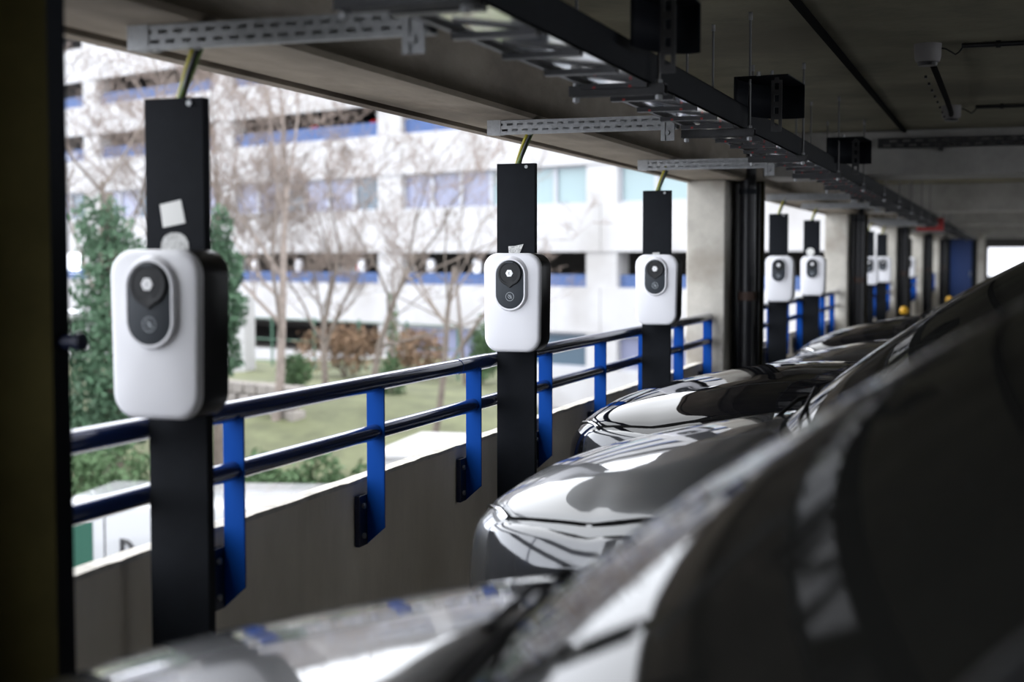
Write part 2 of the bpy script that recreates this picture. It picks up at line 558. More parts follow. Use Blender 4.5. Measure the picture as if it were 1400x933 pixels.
    for c_ in r.children:
        reshape(c_, c_.name.startswith(('back_casing', 'front_shell')))
    return r


def make_cables():
    r = empty('power_cable', (0, 0, 0))
    for k, (mm, dx, dy) in enumerate((('cable_green', 0.0, 0.0), ('cable_yellow', -0.010, 0.004), ('cable_black', 0.010, 0.006))):
        pts = []
        for i in range(11):
            t = i / 10
            pts.append((dx - 0.022 + 0.085 * t ** 1.6 + 0.006 * math.sin(3 * t + k), 0.026 + dy + 0.01 * math.sin(2.2 * t + k), 1.80 + 0.215 * t - 0.0))
        MB().tube(pts, 0.0090 if k == 0 else 0.0068, 8).build('strand', mm, r, smooth=60)
    return r


post0 = make_post()
ch0 = make_charger()
ca0 = make_cables()
chl = ['nearest white wall charger, out of focus at left', 'second white wall charger, sharp, in the middle of the rail', 'third white wall charger, before the first pale column',
       'fourth white wall charger, just right of the first column', 'fifth white wall charger, before the second column', 'white wall charger peeping out left of the third column',
       'white wall charger hidden behind third column', 'white wall charger furthest along the deck']
for i, y in enumerate(POSTS):
    p = post0 if i == 0 else copy_tree(post0)
    p.location = (PX, y, 0)
    tag(p, 'black steel channel, ' + pn[i], 'post', 'charger mounting posts')
    c = ch0 if i == 0 else copy_tree(ch0)
    c.location = (-1.833, y, 1.519 - 0.1935)
    tag(c, chl[i], 'charger', 'white wall chargers on the posts')
    k = ca0 if i == 0 else copy_tree(ca0)
    k.location = (PX, y, 0)
    tag(k, 'green and yellow cables rising from the %s black post' % ('first', 'second', 'third', 'fourth', 'fifth', 'sixth', 'seventh', 'eighth')[i], 'cable', 'cables above the posts')
    if i == 0:
        pp = p
    if i == 1:
        p1 = p
    if i == 2:
        p2 = p
    if i == 4:
        p4 = p


def sticker(parent, poly, m, lab, y=-0.0016, bend=0.002):
    o = MB().prism(poly, 'y', y, y + 0.0012).build('sticker', m, parent)
    o['label'] = lab
    return o


def rotp(poly, a, cx, cz):
    c, s = math.cos(R(a)), math.sin(R(a))
    return [(cx + x * c - z * s, cz + x * s + z * c) for x, z in poly]


sticker(pp, rotp([(-0.031, -0.029), (0.031, -0.027), (0.027, 0.029), (-0.031, 0.026)], 8, -0.005, 1.605), 'paper_white', 'square white sticker on the nearest post')
sticker(pp, rotp(rrect(0.075, 0.07, 0.032, 6), 0, 0.0, 1.525), 'paper_print', 'grey round label half hidden by charger')
sticker(p1, [(-0.028, 1.515), (0.016, 1.515), (0.034, 1.556), (0.0, 1.549), (-0.030, 1.547)], 'paper_print', 'torn silver tape tag with print', y=-0.004)
sticker(p2, [(-0.022, 1.515), (0.018, 1.515), (0.018, 1.532), (-0.022, 1.530)], 'paper_print', 'small grey tape tag')
sticker(p4, circle(-0.01, 1.56, 0.04, 16), 'paper_white', 'round white sticker')


# ------------------------------------------------------------------ slotted support channels under the edge beam
def slotted_wall(m, y, x0, x1, z0, z1, th, pitch=0.042):
    """strip with two rows of slots; real holes"""
    h = z1 - z0
    zs = [z0, z0 + 0.16 * h, z0 + 0.32 * h, z0 + 0.60 * h, z0 + 0.77 * h, z1]
    m.box(x0, x1, y, y + th, zs[0], zs[1])
    m.box(x0, x1, y, y + th, zs[2], zs[3])
    m.box(x0, x1, y, y + th, zs[4], zs[5])
    for (za, zb, off) in ((zs[1], zs[2], 0.0), (zs[3], zs[4], pitch * 0.5)):
        x = x0
        first = True
        while x < x1:
            xe = min(x + (pitch * 0.42 if not first else pitch * 0.42 + off), x1)
            m.box(x, xe, y, y + th, za, zb)
            x = xe + pitch * 0.58
            first = False


def make_strut():
    r = empty('support_channel', (0, 0, 0))
    m = MB()
    x0, x1 = -1.966, -1.205
    slotted_wall(m, -0.028, x0, x1, 1.992, 2.043, 0.0025)
    m.box(x0, x1, 0.0255, 0.028, 1.992, 2.043)
    m.box(x0, x1, -0.0255, -0.004, 1.992, 1.9945)
    m.box(x0, x1, 0.004, 0.0255, 1.992, 1.9945)
    m.box(x0, x1, -0.0255, 0.0255, 2.0405, 2.043)
    m.box(x0, x1, -0.034, -0.028, 1.986, 1.9945)
    m.build('channel', 'zinc', r)
    MB().box(x0 - 0.002, x0 + 0.055, -0.031, 0.031, 1.989, 2.045).build('end_sleeve', 'zinc', r)
    b = MB()
    b.box(-1.262, -1.246, -0.038, -0.030, 1.945, 2.05)
    b.box(-1.226, -1.210, -0.038, -0.030, 1.945, 2.05)
    b.box(-1.246, -1.226, -0.031, -0.029, 1.945, 2.05)
    b.build('end_bracket', 'zinc', r)
    MB().tube([(-1.236, -0.045, 1.975), (-1.236, -0.028, 1.975)], 0.009, 6).build('bolt', 'zinc', r)
    for x in (-1.93, -1.80):
        MB().tube([(x, 0, 1.986), (x, 0, 1.996)], 0.010, 6).build('bolt', 'zinc', r)
    return r


st0 = make_strut()
for i, y in enumerate(POSTS):
    s = st0 if i == 0 else copy_tree(st0)
    s.location = (0, y + (0.0, -0.02, 0.0, 0, 0, 0, 0, 0)[i], 0)
    tag(s, 'slotted zinc channel under the edge beam above the %s charger' % ('first', 'second', 'third', 'fourth', 'fifth', 'sixth', 'seventh', 'eighth')[i], 'bracket', 'slotted channels under the beam')

# ------------------------------------------------------------------ cable ladder
TX0, TX1, TZ = -1.172, -0.968, 1.994
tr = empty('cable_ladder', (0, 0, 0), label='long galvanised cable ladder hung under the ceiling with shiny tray sheet', cat='cable tray')
for x, nm in ((TX0, 1), (TX1, -1)):
    m = MB()
    m.box(x, x + 0.003 * nm, -4, 42.9, TZ, TZ + 0.088)
    m.box(x, x + 0.014 * nm, -4, 42.9, TZ, TZ + 0.003)
    m.box(x, x + 0.014 * nm, -4, 42.9, TZ + 0.085, TZ + 0.088)
    m.build('stringer', 'black_steel' if nm < 0 else 'zinc', tr)  # near stringer blackened, interior shade put into its colour
sheet = MB().prism([(TX0 + 0.004, TZ + 0.012), (TX1 - 0.004, TZ - 0.003), (TX1 - 0.004, TZ - 0.001), (TX0 + 0.004, TZ + 0.014)], 'y', -4, 42.9)
sheet.build('tray_sheet', 'zinc_bright', tr)
rung0 = None
y = 1.3
k = 0
while y < 40:
    if rung0 is None:
        rung0 = MB().box(TX0 + 0.004, TX1 - 0.004, -0.016, 0.016, TZ - 0.014, TZ + 0.000).build('rung', 'rung_dark', tr)
        ro = rung0
    else:
        ro = rung0.copy()
        COL.objects.link(ro)
        ro.parent = tr
    ro.location = (0, y, 0)
    if 3.8 < y < 12:
        for x in (-1.125, -1.02):
            MB().box(x - 0.004, x + 0.004, -0.018, -0.0155, TZ - 0.014, TZ - 0.007).build('marker_clip', 'red_plastic', ro)
    y += 0.33
    k += 1
# cables lying on the ladder
for k, (x, mm) in enumerate(((-1.13, 'cable_black'), (-1.105, 'cable_black'), (-1.06, 'cable_green'), (-1.03, 'cable_black'), (-1.0, 'cable_black'))):
    pts = [(x + 0.008 * math.sin(yv * 0.9 + k), yv, TZ + 0.028) for yv in np.arange(-4, 42.9, 0.7)]
    tag(MB().tube(pts, 0.012, 6).build('cable', mm, tr, smooth=60))

def make_hanger():
    r = empty('ladder_hanger', (0, 0, 0))
    m = MB()
    m.box(-1.205, -0.925, -0.020, -0.0175, 1.962, 1.992)
    m.box(-1.205, -0.925, 0.0175, 0.020, 1.962, 1.992)
    m.box(-1.205, -0.925, -0.020, 0.020, 1.9895, 1.992)
    m.box(-1.205, -0.925, -0.020, -0.010, 1.962, 1.9645)
    m.box(-1.205, -0.925, 0.010, 0.020, 1.962, 1.9645)
    m.build('crossbar', 'zinc_dark', r)
    for x in (-1.188, -0.945):
        MB().tube([(x, 0, 1.945), (x, 0, CEIL)], 0.0052, 8).build('threaded_rod', 'rod_zinc', r, smooth=60)
        MB().tube([(x, 0, 1.948), (x, 0, 1.96)], 0.0105, 6).tube([(x, 0, 1.993), (x, 0, 2.003)], 0.0105, 6).build('nut', 'zinc', r)
        MB().tube([(x, 0, CEIL - 0.03), (x, 0, CEIL)], 0.0085, 8).build('anchor', 'zinc', r)
    return r


hg0 = make_hanger()
HY = [2.45, 3.96, 5.44, 6.92, 8.4, 9.9, 11.6, 13.2, 14.9, 16.6, 18.3, 20.2, 22.2, 24.4]
hw = ['between first and second chargers', 'a little before the second charger', 'level with the second charger', 'before the third charger', 'just past the third charger', 'level with the first pale column',
      'just past the first cross beam', 'between fourth and fifth chargers', 'by the fifth charger', 'before the second pale column', 'just past the second pale column', 'level with the sixth charger', 'beyond the second cross beam', 'before the third pale column']
for i, y in enumerate(HY):
    h = hg0 if i == 0 else copy_tree(hg0)
    h.location = (0, y, 0)
    tag(h, 'zinc crossbar on threaded rods holding the ladder, ' + hw[i], 'hanger', 'hangers of the cable ladder')
    if i in (2, 3, 4):
        e = empty('ceiling_rod', (-1.135, y + 0.24, 0), label='single threaded rod from ceiling just beyond the hanger ' + hw[i], cat='rod', group='single rods beside the hangers')
        MB().tube([(0, 0, 2.085), (0, 0, CEIL)], 0.0048, 8).build('rod', 'rod_zinc', e, smooth=60)
        MB().tube([(0, 0, CEIL - 0.026), (0, 0, CEIL)], 0.008, 8).build('anchor', 'zinc', e)

# curved dark branch boxes standing on the ladder
def branch(y, lab, k_=1.25):
    r = empty('tray_branch', (-0.95, y, 2.05), label=lab, cat='tray bend', group='dark tray bends beside the ladder')
    n = 14
    pts = [(0.24 * k_ * math.cos(R(180 - 110 * k / (n - 1))) + 0.0, 0.27 * k_ * math.sin(R(180 - 110 * k / (n - 1)))) for k in range(n)]
    P = [[(0.12 + x * 0.55, yv * 1.0, 0.0), (0.12 + x * 0.55, yv * 1.0, 0.13)] for x, yv in pts]
    o = MB().grid(P).build('curved_side', 'black_steel', r, smooth=60)
    md = o.modifiers.new('solid', 'SOLIDIFY')
    md.thickness = 0.004
    m = MB()
    m.loft([[(0.12 + x * 0.55, yv, 0.128) for x, yv in pts] + [(0.16, -0.02, 0.128)], [(0.12 + x * 0.55, yv, 0.132) for x, yv in pts] + [(0.16, -0.02, 0.132)]])
    m.build('cover', 'black_steel', r)
    m = MB()
    m.box(0.10, 0.112, -0.03, -0.024, -0.08, 0.11).box(0.128, 0.14, -0.03, -0.024, -0.08, 0.11)
    for k in range(5):
        m.box(0.112, 0.128, -0.03, -0.024, -0.08 + 0.045 * k, -0.06 + 0.045 * k)
    m.build('slotted_bracket', 'zinc_dark', r)
    MB().tube([(0.05, -0.015, 0.13), (0.05, -0.015, 0.145)], 0.009, 6).build('bolt', 'zinc', r)


branch(5.38, 'dark curved tray bend on the ladder behind the tall threaded rod')
branch(8.25, 'smaller looking dark tray bend near the first cross beam')
branch(3.6, 'dark tray bend on the ladder at the top of the frame', 0.8)

# red cover under the far ladder
rc = empty('red_alarm_box', (-1.06, 20.3, 1.9), label='red box and red strip under the far end of the ladder', cat='alarm')
MB().box(-0.16, 0.13, -0.04, 0.04, -0.03, 0.02).build('strip', 'red_plastic', rc, bevel=0.004)
MB().box(0.10, 0.20, -0.05, 0.05, -0.03, 0.15).build('box', 'red_plastic', rc, bevel=0.006)

# perforated tray along the first cross beam
pt = empty('perforated_tray', (0, 10.66, 0), label='dark perforated tray along the face of the first cross beam', cat='cable tray')
m = MB()
slotted_wall(m, 0.0, -0.92, 9.0, 2.295, 2.365, 0.003, pitch=0.09)
m.box(-0.92, 9.0, 0.003, 0.085, 2.295, 2.298)
m.build('tray', 'zinc_dark', pt)
pb = None
for x in np.arange(-0.5, 9, 1.5):
    o = MB().box(x, x + 0.03, 0.0, 0.088, 2.27, 2.295).build('bracket', 'zinc_dark', pt)


# ceiling luminaires / boxes
def ceiling_box(y, lab, link):
    r = empty('ceiling_junction', (-0.355, y, CEIL), label=lab, cat='junction box', group='round grey boxes on the ceiling')
    m = MB()
    rings = []
    for rad, z in ((0.058, 0.0), (0.058, -0.012), (0.056, -0.06), (0.050, -0.078), (0.030, -0.080)):
        rings.append([(x, yv, z) for x, yv in circle(0, 0, rad, 24)])
    m.loft(rings)
    m.build('body', 'grey_plastic', r, smooth=35)
    MB().loft([[(x, yv, -0.080) for x, yv in circle(0, 0, 0.044, 20)], [(x, yv, -0.094) for x, yv in circle(0, 0, 0.040, 20)]]).build('collar', 'black_plastic', r, smooth=35)
    MB().tube([(0.055, 0, -0.02), (0.075, 0, -0.024), (0.10, 0, -0.040), (0.115, 0, -0.050), (0.13, 0, -0.040), (0.145, 0, -0.02)], 0.004, 6).build('lead', 'cable_black', r, smooth=60)
    c = MB().tube([(0.14, 0, -0.014), (4.2, 0, -0.014)], 0.011, 8).build('conduit', 'black_plastic', r, smooth=60)
    for x in (0.28, 1.1, 1.9, 2.7):
        MB().tube([(x, 0, -0.014), (x + 0.02, 0, -0.014)], 0.016, 8).box(x, x + 0.02, -0.012, 0.012, -0.014, 0.0).build('clip', 'black_plastic', r)
    if link:
        MB().tube([(0.02, 0.04, -0.085), (0.028, 0.6, -0.105), (0.03, 1.3, -0.11), (0.02, 2.1, -0.095), (0.0, link, -0.06)], 0.015, 8).build('flexible_conduit', 'seam', r, smooth=60)
        for q in np.arange(0.3, 2.3, 0.28):
            MB().box(-0.03, -0.018, q, q + 0.03, -0.11, -0.098).build('tie', 'black_plastic', r)
    return r


ceiling_box(6.50, 'grey round ceiling box, the larger one nearer the camera', 2.6)
ceiling_box(9.15, 'grey round ceiling box, the smaller one nearer the cross beam', 0)

# yellow bollards
for x, y, l in ((-1.36, 20.2, 'yellow domed bollard by the third pale column'), (-0.98, 25.8, 'yellow domed bollard before the blue far door')):
    b = empty('bollard', (x, y, 0), label=l, cat='bollard', group='yellow bollards')
    MB().tube([(0, 0, 0), (0, 0, 0.72)], 0.05, 16).build('post', 'black_steel', b, smooth=40)
    rings = [[(px_, py_, 0.72 + 0.12 * t) for px_, py_ in circle(0, 0, 0.062 * math.sqrt(max(0.02, 1 - (2 * t - 1) ** 2)), 16)] for t in (0, 0.12, 0.3, 0.5, 0.7, 0.88, 1)]
    MB().loft(rings).build('cap', 'yellow_paint', b, smooth=60)


# ------------------------------------------------------------------ cars
def catmull(P, t):
    n = len(P)
    i = min(int(t), n - 2)
    u = t - i
    p0, p1, p2, p3 = P[max(i - 1, 0)], P[i], P[i + 1], P[min(i + 2, n - 1)]
    if i == 0:
        p0 = (-p2[0] * 1.0 if False else 2 * p1[0] - p2[0], p2[1])  # mirror across the centreline
    return tuple(0.5 * ((2 * b) + (-a + c) * u + (2 * a - 5 * b + 4 * c - d_) * u * u + (-a + 3 * b - 3 * c + d_) * u ** 3) for a, b, c, d_ in zip(p0, p1, p2, p3))


def table(xs, ys):
    xs, ys = np.array(xs, float), np.array(ys, float)

    def f(x):
        # monotone cubic (Fritsch-Carlson)
        h = np.diff(xs)
        dl = np.diff(ys) / h
        m_ = np.concatenate([[dl[0]], [0 if dl[i] * dl[i + 1] <= 0 else 2 / (1 / dl[i] + 1 / dl[i + 1]) for i in range(len(dl) - 1)], [dl[-1]]])
        x = min(max(x, xs[0]), xs[-1])
        i = min(max(int(np.searchsorted(xs, x) - 1), 0), len(h) - 1)
        t = (x - xs[i]) / h[i]
        return ((2 * t ** 3 - 3 * t * t + 1) * ys[i] + (t ** 3 - 2 * t * t + t) * h[i] * m_[i] + (-2 * t ** 3 + 3 * t * t) * ys[i + 1] + (t ** 3 - t * t) * h[i] * m_[i + 1])
    return f


def make_car(paint, dz=0.0, sporty=False, x0=.97, x1=1.80, rz=1.53, hood_end=None):
    """nose at x=0 looking to -x, wheels on z=0"""
    r = empty('car', (0, 0, 0))
    he = x0 + .02
    H = table([0, .015, .05, .12, .2, .4, .6, .9, 1.1, 1.4, 3.4, 3.9, 4.15, 4.25],
              [.58 + dz, .66 + dz, .74 + dz, .80 + dz, .848 + dz, .917 + dz, .966 + dz, 1.018 + dz, 1.03 + dz, 1.03 + dz, 1.02 + dz, .98 + dz, .86, .66])
    Wd = table([0, .015, .05, .12, .25, .4, .6, .9, 1.4, 3.4, 3.9, 4.15, 4.25], [.20, .28, .37, .475, .61, .705, .795, .87, .90, .90, .865, .78, .60])
    Bt = table([0, .05, .25, .6, 3.6, 4.0, 4.25], [.36, .27, .22, .20, .20, .24, .38])

    def section(x):
        h, w_, b = H(x), Wd(x), Bt(x)
        k = min(1.0, x / 0.5)
        cr = 0.012 + 0.050 * k
        ds = 0.060 + 0.175 * k
        s = h - ds
        return [(0, h), (.40 * w_, h - cr * 0.30), (.70 * w_, h - cr * 1.0), (.88 * w_, h - cr * 1.0 - (ds - cr) * .42), (.97 * w_, s - 0.035), (1.0 * w_, s - (s - b) * .38),
                (.995 * w_, s - (s - b) * .70), (.955 * w_, b + 0.01), (.80 * w_, b - .01), (0, b - .01)]

    cache = {}

    def S(x, t, off=0.0):
        key = round(x, 5)
        if key not in cache:
            cache[key] = section(x)
        y, z = catmull(cache[key], t)
        return Vector((x, max(y, 0.0), z + off))

    xs = [0, .004, .01, .02, .035, .055, .08, .12, .17, .23, .31, .4, .52, .66, .82, 1.0, 1.2, 1.5, 2.0, 2.6, 3.1, 3.4, 3.65, 3.85, 4.0, 4.1, 4.17, 4.22, 4.25]
    ts = [i * 9 / 54 for i in range(55)]
    m = MB()
    for sg in (1, -1):
        P = []
        for x in xs:
            row = []
            for t in ts:
                p = S(x, t)
                row.append((p.x, p.y * sg, p.z))
            P.append(row)
        m.grid(P, flip=(sg < 0))
        m.add([q for q in P[0]], [tuple(range(len(P[0])))])
        m.add([q for q in P[-1]], [tuple(range(len(P[-1])))])
    m.build('body', paint, r, smooth=40, recalc=True)
    # hood panel: follows the surface a few mm proud, with turned edges
    TH = 3.15

    def xc(y):
        return he + 0.26 * (y / .75) ** 2

    def xf(y):
        return 0.013 + 0.20 * (y / .78) ** 2.0 if y > 0 else 0.013

    def hood(name, off, material, t1, dxf, dxc, edge):
        P = []
        nu, nv = 30, 28
        for i in range(nu + 1):
            row = []
            for j in range(-nv, nv + 1):
                t = abs(j) / nv * t1
                yest = t / 3.0 * .78
                a, b = xf(yest) + dxf, xc(yest) + dxc
                u = i / nu
                x = a + (b - a) * (u ** 1.35)
                p = S(x, t, off)
                # pressed crease lines along the hood
                y_ = p.y
                z_ = p.z
                if edge:
                    cc = .43 + .12 * u
                    z_ += 0.0035 * math.exp(-((y_ - cc) / 0.06) ** 2) * min(1, u * 4) * (1 - u * .3)
                    if i in (0, nu) or abs(j) == nv:
                        z_ -= 0.010
                row.append((x, y_ * (1 if j >= 0 else -1), z_))
            P.append(row)
        return MB().grid(P).build(name, material, r, smooth=50)
    hood('hood_seam', 0.0015, 'seam', TH + 0.02, -0.004, 0.02, False)
    hood('hood', 0.006, paint, TH, 0.003, 0.0, True)
    # chrome lip strip under the hood edge
    pts = []
    for j in range(-20, 21):
        t = abs(j) / 20 * TH
        p = S(max(0.001, xf(t / 3.0 * .78) - 0.010), t, 0.002)
        pts.append((p.x - 0.004, p.y * (1 if j >= 0 else -1), p.z))
    MB().tube(pts, 0.006, 6).build('hood_trim', 'chrome', r, smooth=60)
    # front: grille opening, slats, badge, bumper intake
    g = MB()
    gy = .36
    front = lambda y: -0.012 + 0.13 * (abs(y) / .45) ** 2
    P = [[(front(y) - 0.003, y, z) for z in (.47 + dz, .60 + dz)] for y in np.linspace(-gy, gy, 13)]
    gr = g.grid(P).build('grille', 'black_plastic', r)
    gr.modifiers.new('solid', 'SOLIDIFY').thickness = 0.01
    fr = MB()
    loop = [(front(y) - 0.008, y, .612 + dz) for y in np.linspace(-gy - .01, gy + .01, 13)] + [(front(y) - 0.008, y, .458 + dz) for y in np.linspace(gy - .03, -gy + .03, 13)]
    fr.tube(loop + [loop[0]], 0.009, 8, cap=False)
    fr.build('frame', 'chrome', gr, smooth=60)
    if sporty:
        for y in np.linspace(-gy + .04, gy - .04, 17):
            MB().box(front(y) - 0.016, front(y) - .006, y - .005, y + .005, .472 + dz, .60 + dz).build('slat', 'chrome', gr)
    else:
        for z in (.50 + dz, .535 + dz, .57 + dz):
            MB().tube([(front(y) - 0.012, y, z) for y in np.linspace(-gy + .01, gy - .01, 11)], 0.005, 6).build('slat', 'chrome', gr)
    bd = MB().tube([(front(0) - 0.004, 0, .555 + dz), (front(0) - 0.026, 0, .555 + dz)], 0.042, 24)
    bd = bd.build('badge', 'chrome', r, smooth=40)
    ibk = MB()
    P = [[(front(y) - 0.004 + .02, y, z) for z in (.30, .40)] for y in np.linspace(-.36, .36, 11)]
    ibk.grid(P)
    bo = ibk.build('air_intake', 'black_plastic', r)
    bo.modifiers.new('solid', 'SOLIDIFY').thickness = 0.06
    # headlamps
    for sg in (1, -1):
        P = []
        for i in range(13):
            x = 0.14 + 0.48 * i / 12
            row = []
            for j in range(9):
                t0_, t1_ = 3.22 + .15 * (i / 12), 4.6 - 0.9 * (i / 12) ** 1.5
                t = t0_ + (t1_ - t0_) * j / 8
                p = S(x, t)
                n_ = Vector((-.35, .55, .45)) * (0.010 if 0 < i < 12 and 0 < j < 8 else -0.002)
                p = p + n_
                row.append((p.x, p.y * sg, p.z))
            P.append(row)
        hlm = MB().grid(P, flip=(sg < 0)).build('headlamp', 'headlamp', r, smooth=60)
        pts = []
        for i in range(13):
            x = 0.16 + 0.55 * i / 12
            p = S(x, 4.65 - 0.95 * (i / 12) ** 1.5) + Vector((-.35, .6, .2)) * 0.010
            pts.append((p.x, p.y * sg, p.z))
        MB().tube(pts, 0.0075, 6).build('chrome_strip', 'chrome', hlm, smooth=60)
    # greenhouse
    zc = H(1.0)

    def ws(u, v):  # windscreen, u in [-1,1] across, v 0..1 up
        y0, y1 = .80 * u, .60 * u
        xa, xb = x0 + .36 * u * u, x1 + .13 * u * u
        z0, z1 = zc - .012 - 0.045 * u * u, rz - .012 - .055 * u * u
        b = math.sin(math.pi * max(v, 0) ** .8) * .034 * (1 - .3 * u * u)
        return Vector((xa + (xb - xa) * v - b * .55, y0 + (y1 - y0) * v, z0 + (z1 - z0) * v + b * .8))
    P = [[tuple(ws(-1 + 2 * i / 24, j / 12)) for j in range(13)] for i in range(25)]
    MB().grid(P).build('windscreen', 'car_glass', r, smooth=60)
    # roof
    P = []
    for i in range(21):
        s = i / 20
        row = []
        for j in range(-12, 13):
            u = j / 12
            x = (x1 + .13 * u * u) * (1 - s) + (3.55 - .08 * u * u) * s
            z = rz - .012 + .045 * math.sin(math.pi * min(1, s * .85)) - .03 * s * s - .055 * u * u - .02 * u ** 6
            row.append((x, .60 * u * (1 + .05 * math.sin(math.pi * s)), z))
        P.append(row)
    MB().grid(P).build('roof', paint, r, smooth=60)
    roof_edge = [P[i][24] for i in range(21)]
    rear_edge = [P[20][j] for j in range(25)]
    # rear window
    Q = [[tuple(Vector(p) * (1 - v) + Vector((4.08 - .05 * (p[1] / .6) ** 2, p[1] * 1.22, zc)) * v) for v in (0, .25, .5, .75, 1)] for p in rear_edge]
    MB().grid(Q).build('rear_window', 'car_glass', r, smooth=60)
    for sg in (1, -1):
        # side glass
        Q = []
        n = 21
        for i in range(n):
            s = i / (n - 1)
            top = Vector(roof_edge[i])
            bot = Vector((x0 + .44 + (3.56 - x0) * s, .855, zc - .03))
            Q.append([(q.x, q.y * sg, q.z) for q in (top.lerp(bot, v) + Vector((0, .03 * math.sin(math.pi * v), 0)) for v in (0, .25, .5, .75, 1))])
        MB().grid(Q, flip=(sg < 0)).build('side_window', 'car_glass', r, smooth=60)
        # A pillar from cowl corner to roof, and roof rail
        pts = [ws(sg, v) for v in np.linspace(0, 1, 10)]
        pil = [p + Vector((.012, .012 * sg, 0.004)) for p in pts] + [Vector((p[0], p[1] * sg, p[2])) for p in roof_edge[2:]]
        MB().tube(pil, 0.030, 10).build('pillar', paint, r, smooth=60)
        fill = [[tuple(pts[i]), tuple(Vector((x0 + .44 + (x1 + .13 - x0 - .44) * (i / 9) - 0.02, (.855 - .255 * (i / 9)) * sg, zc - .03 + (rz - .07 - zc + .03) * (i / 9))))] for i in range(10)]
        MB().grid(fill, flip=(sg > 0)).build('quarter_panel', paint, r, smooth=60)
        # base fillet between glass and shoulder
        MB().tube([(x0 + .36, .80 * sg, zc - .05), (x0 + .44, .855 * sg, zc - .03), (2.6, .865 * sg, zc - .028), (4.0, .855 * sg, zc - .03)], 0.016, 8).build('belt_moulding', 'chrome' if sporty else 'black_plastic', r, smooth=60)
        # mirror
        mr = MB()
        rings = []
        for q, sc in ((0, .5), (.02, .85), (.06, 1.0), (.11, .95), (.13, .8)):
            rings.append([(x0 + .54 + q, (.985 + a * .105 * sc) * sg, zc + .04 + b * .07 * sc) for a, b in circle(0, 0, 1, 14)])
        mr.loft(rings)
        mr.tube([(x0 + .61, .86 * sg, zc - .03), (x0 + .61, .93 * sg, zc + .01)], 0.022, 8)
        mr.build('mirror', paint, r, smooth=50)
        # wheels
        for x in (.84, 3.42):
            wl_ = MB().tube([(x, (.72) * sg, .315), (x, .755 * sg, .315), (x, .895 * sg, .315), (x, .905 * sg, .315)], [.29, .315, .315, .29], 28).build('wheel', 'rubber', r, smooth=40)
            MB().tube([(x, .900 * sg, .315), (x, .912 * sg, .315)], .205, 24).build('rim', 'alloy', wl_, smooth=40)
            ac = MB()
            arc = [(x + .36 * math.cos(R(a)), .315 + .36 * math.sin(R(a))) for a in range(0, 181, 12)]
            ac.prism(arc + [(x - .36, .2), (x + .36, .2)], 'y', .80 * sg, .893 * sg)
            ac.build('wheel_arch', 'seam', r)
        tl = MB()
        P = []
        for i in range(6):
            x = 3.85 + .33 * i / 5
            P.append([(q.x + .006, q.y * sg * 1.01, q.z) for q in (S(x, t) for t in (2.6, 3.2, 4.0, 4.8))])
        tl.grid(P, flip=(sg < 0)).build('tail_lamp', 'tail_red', r, smooth=60)
    # cowl and wipers
    P = [[(xc(y * .75) - 0.006, y * .75, zc - .012 - .03 * y * y), (xc(y * .75) + .10, y * .77, zc - .020 - .03 * y * y)] for y in np.linspace(-1, 1, 15)]
    MB().grid(P).build('cowl_panel', 'black_plastic', r)
    for k in (0, 1):
        p0, p1 = ws(.15 - .62 * k, .03), ws(.62 - .5 * k, .10)
        nn = Vector((-.5, 0, .8)) * .02
        wp = MB().tube([tuple(ws(-.02 - .62 * k, -.04) + nn), tuple(p0 + nn * 1.6), tuple(p1 + nn)], 0.006, 6)
        wp.build('wiper', 'black_plastic', r, smooth=50)
    return r


def place_car(c, X, Y, label, s=1.0, rz=0.0):
    c.location = (X, Y, 0)
    c.scale = (s, s, s)
    c.rotation_euler = (0, 0, rz)
    tag(c, label, 'car')
    return c


carA = make_car('paint_grey', dz=.01, x0=.97, x1=1.76, rz=1.57)
place_car(carA, -1.56, 1.62, 'dark grey car with bonnet blurred along the bottom, closest to the camera')
carB = make_car('paint_silver', dz=.02, x0=.90, x1=1.69, rz=1.59)
place_car(carB, -1.50, 4.15, 'silver grey car with bright reflection on its bonnet, between first and second chargers')
carC = make_car('paint_black', dz=.0, sporty=True, x0=1.28, x1=2.2, rz=1.45)
place_car(carC, -1.89, 6.42, 'black car with chrome grille, third in the row, bonnet in front of third charger')
carD = make_car('paint_dark', dz=-.02, x0=1.0, x1=1.9, rz=1.48)
place_car(carD, -1.62, 8.85, 'dark car fourth in the row, only a sliver of bonnet visible above the black car')
carE = make_car('paint_black', dz=.03, x0=.98, x1=1.85, rz=1.55)
place_car(carE, -1.60, 11.35, 'black car fifth in the row with bright white glare on its nose')


# ------------------------------------------------------------------ outside: ground, bank
GZ = -3.9
tag(MB().box(-120, -2.6, -40, 120, GZ - 0.3, GZ).build('ground', 'asphalt'), kind='structure')
CAMV = Vector((0, 0, 1.5))
_F = Vector((-math.sin(R(19.27)), math.cos(R(19.27)), 0))
_Rt = Vector((math.cos(R(19.27)), math.sin(R(19.27)), 0))


def at(px, dist, z):
    """a spot on the ground plan: bearing read off the photograph, distance in metres ahead"""
    p = _F * dist + _Rt * ((px - 700) / 1944 * dist)
    return Vector((p.x, p.y, z))


# grassy bank rising towards the opposite building
P = []
rb = random.Random(5)
for i in range(26):
    row = []
    for j in range(16):
        dist = 21 + 24 * j / 15
        b = at(-500 + 1250 * i / 25, dist, 0)
        z = GZ + 2.2 * min(1, max(0, (dist - 22) / 9)) + rb.uniform(-.06, .06)
        if i == 25:
            z = GZ
        row.append((b.x, b.y, z))
    P.append(row)
tag(MB().grid(P).build('grass_bank', 'grass', smooth=60), 'yellow green grass bank rising towards the white building', 'grass', kind='stuff')


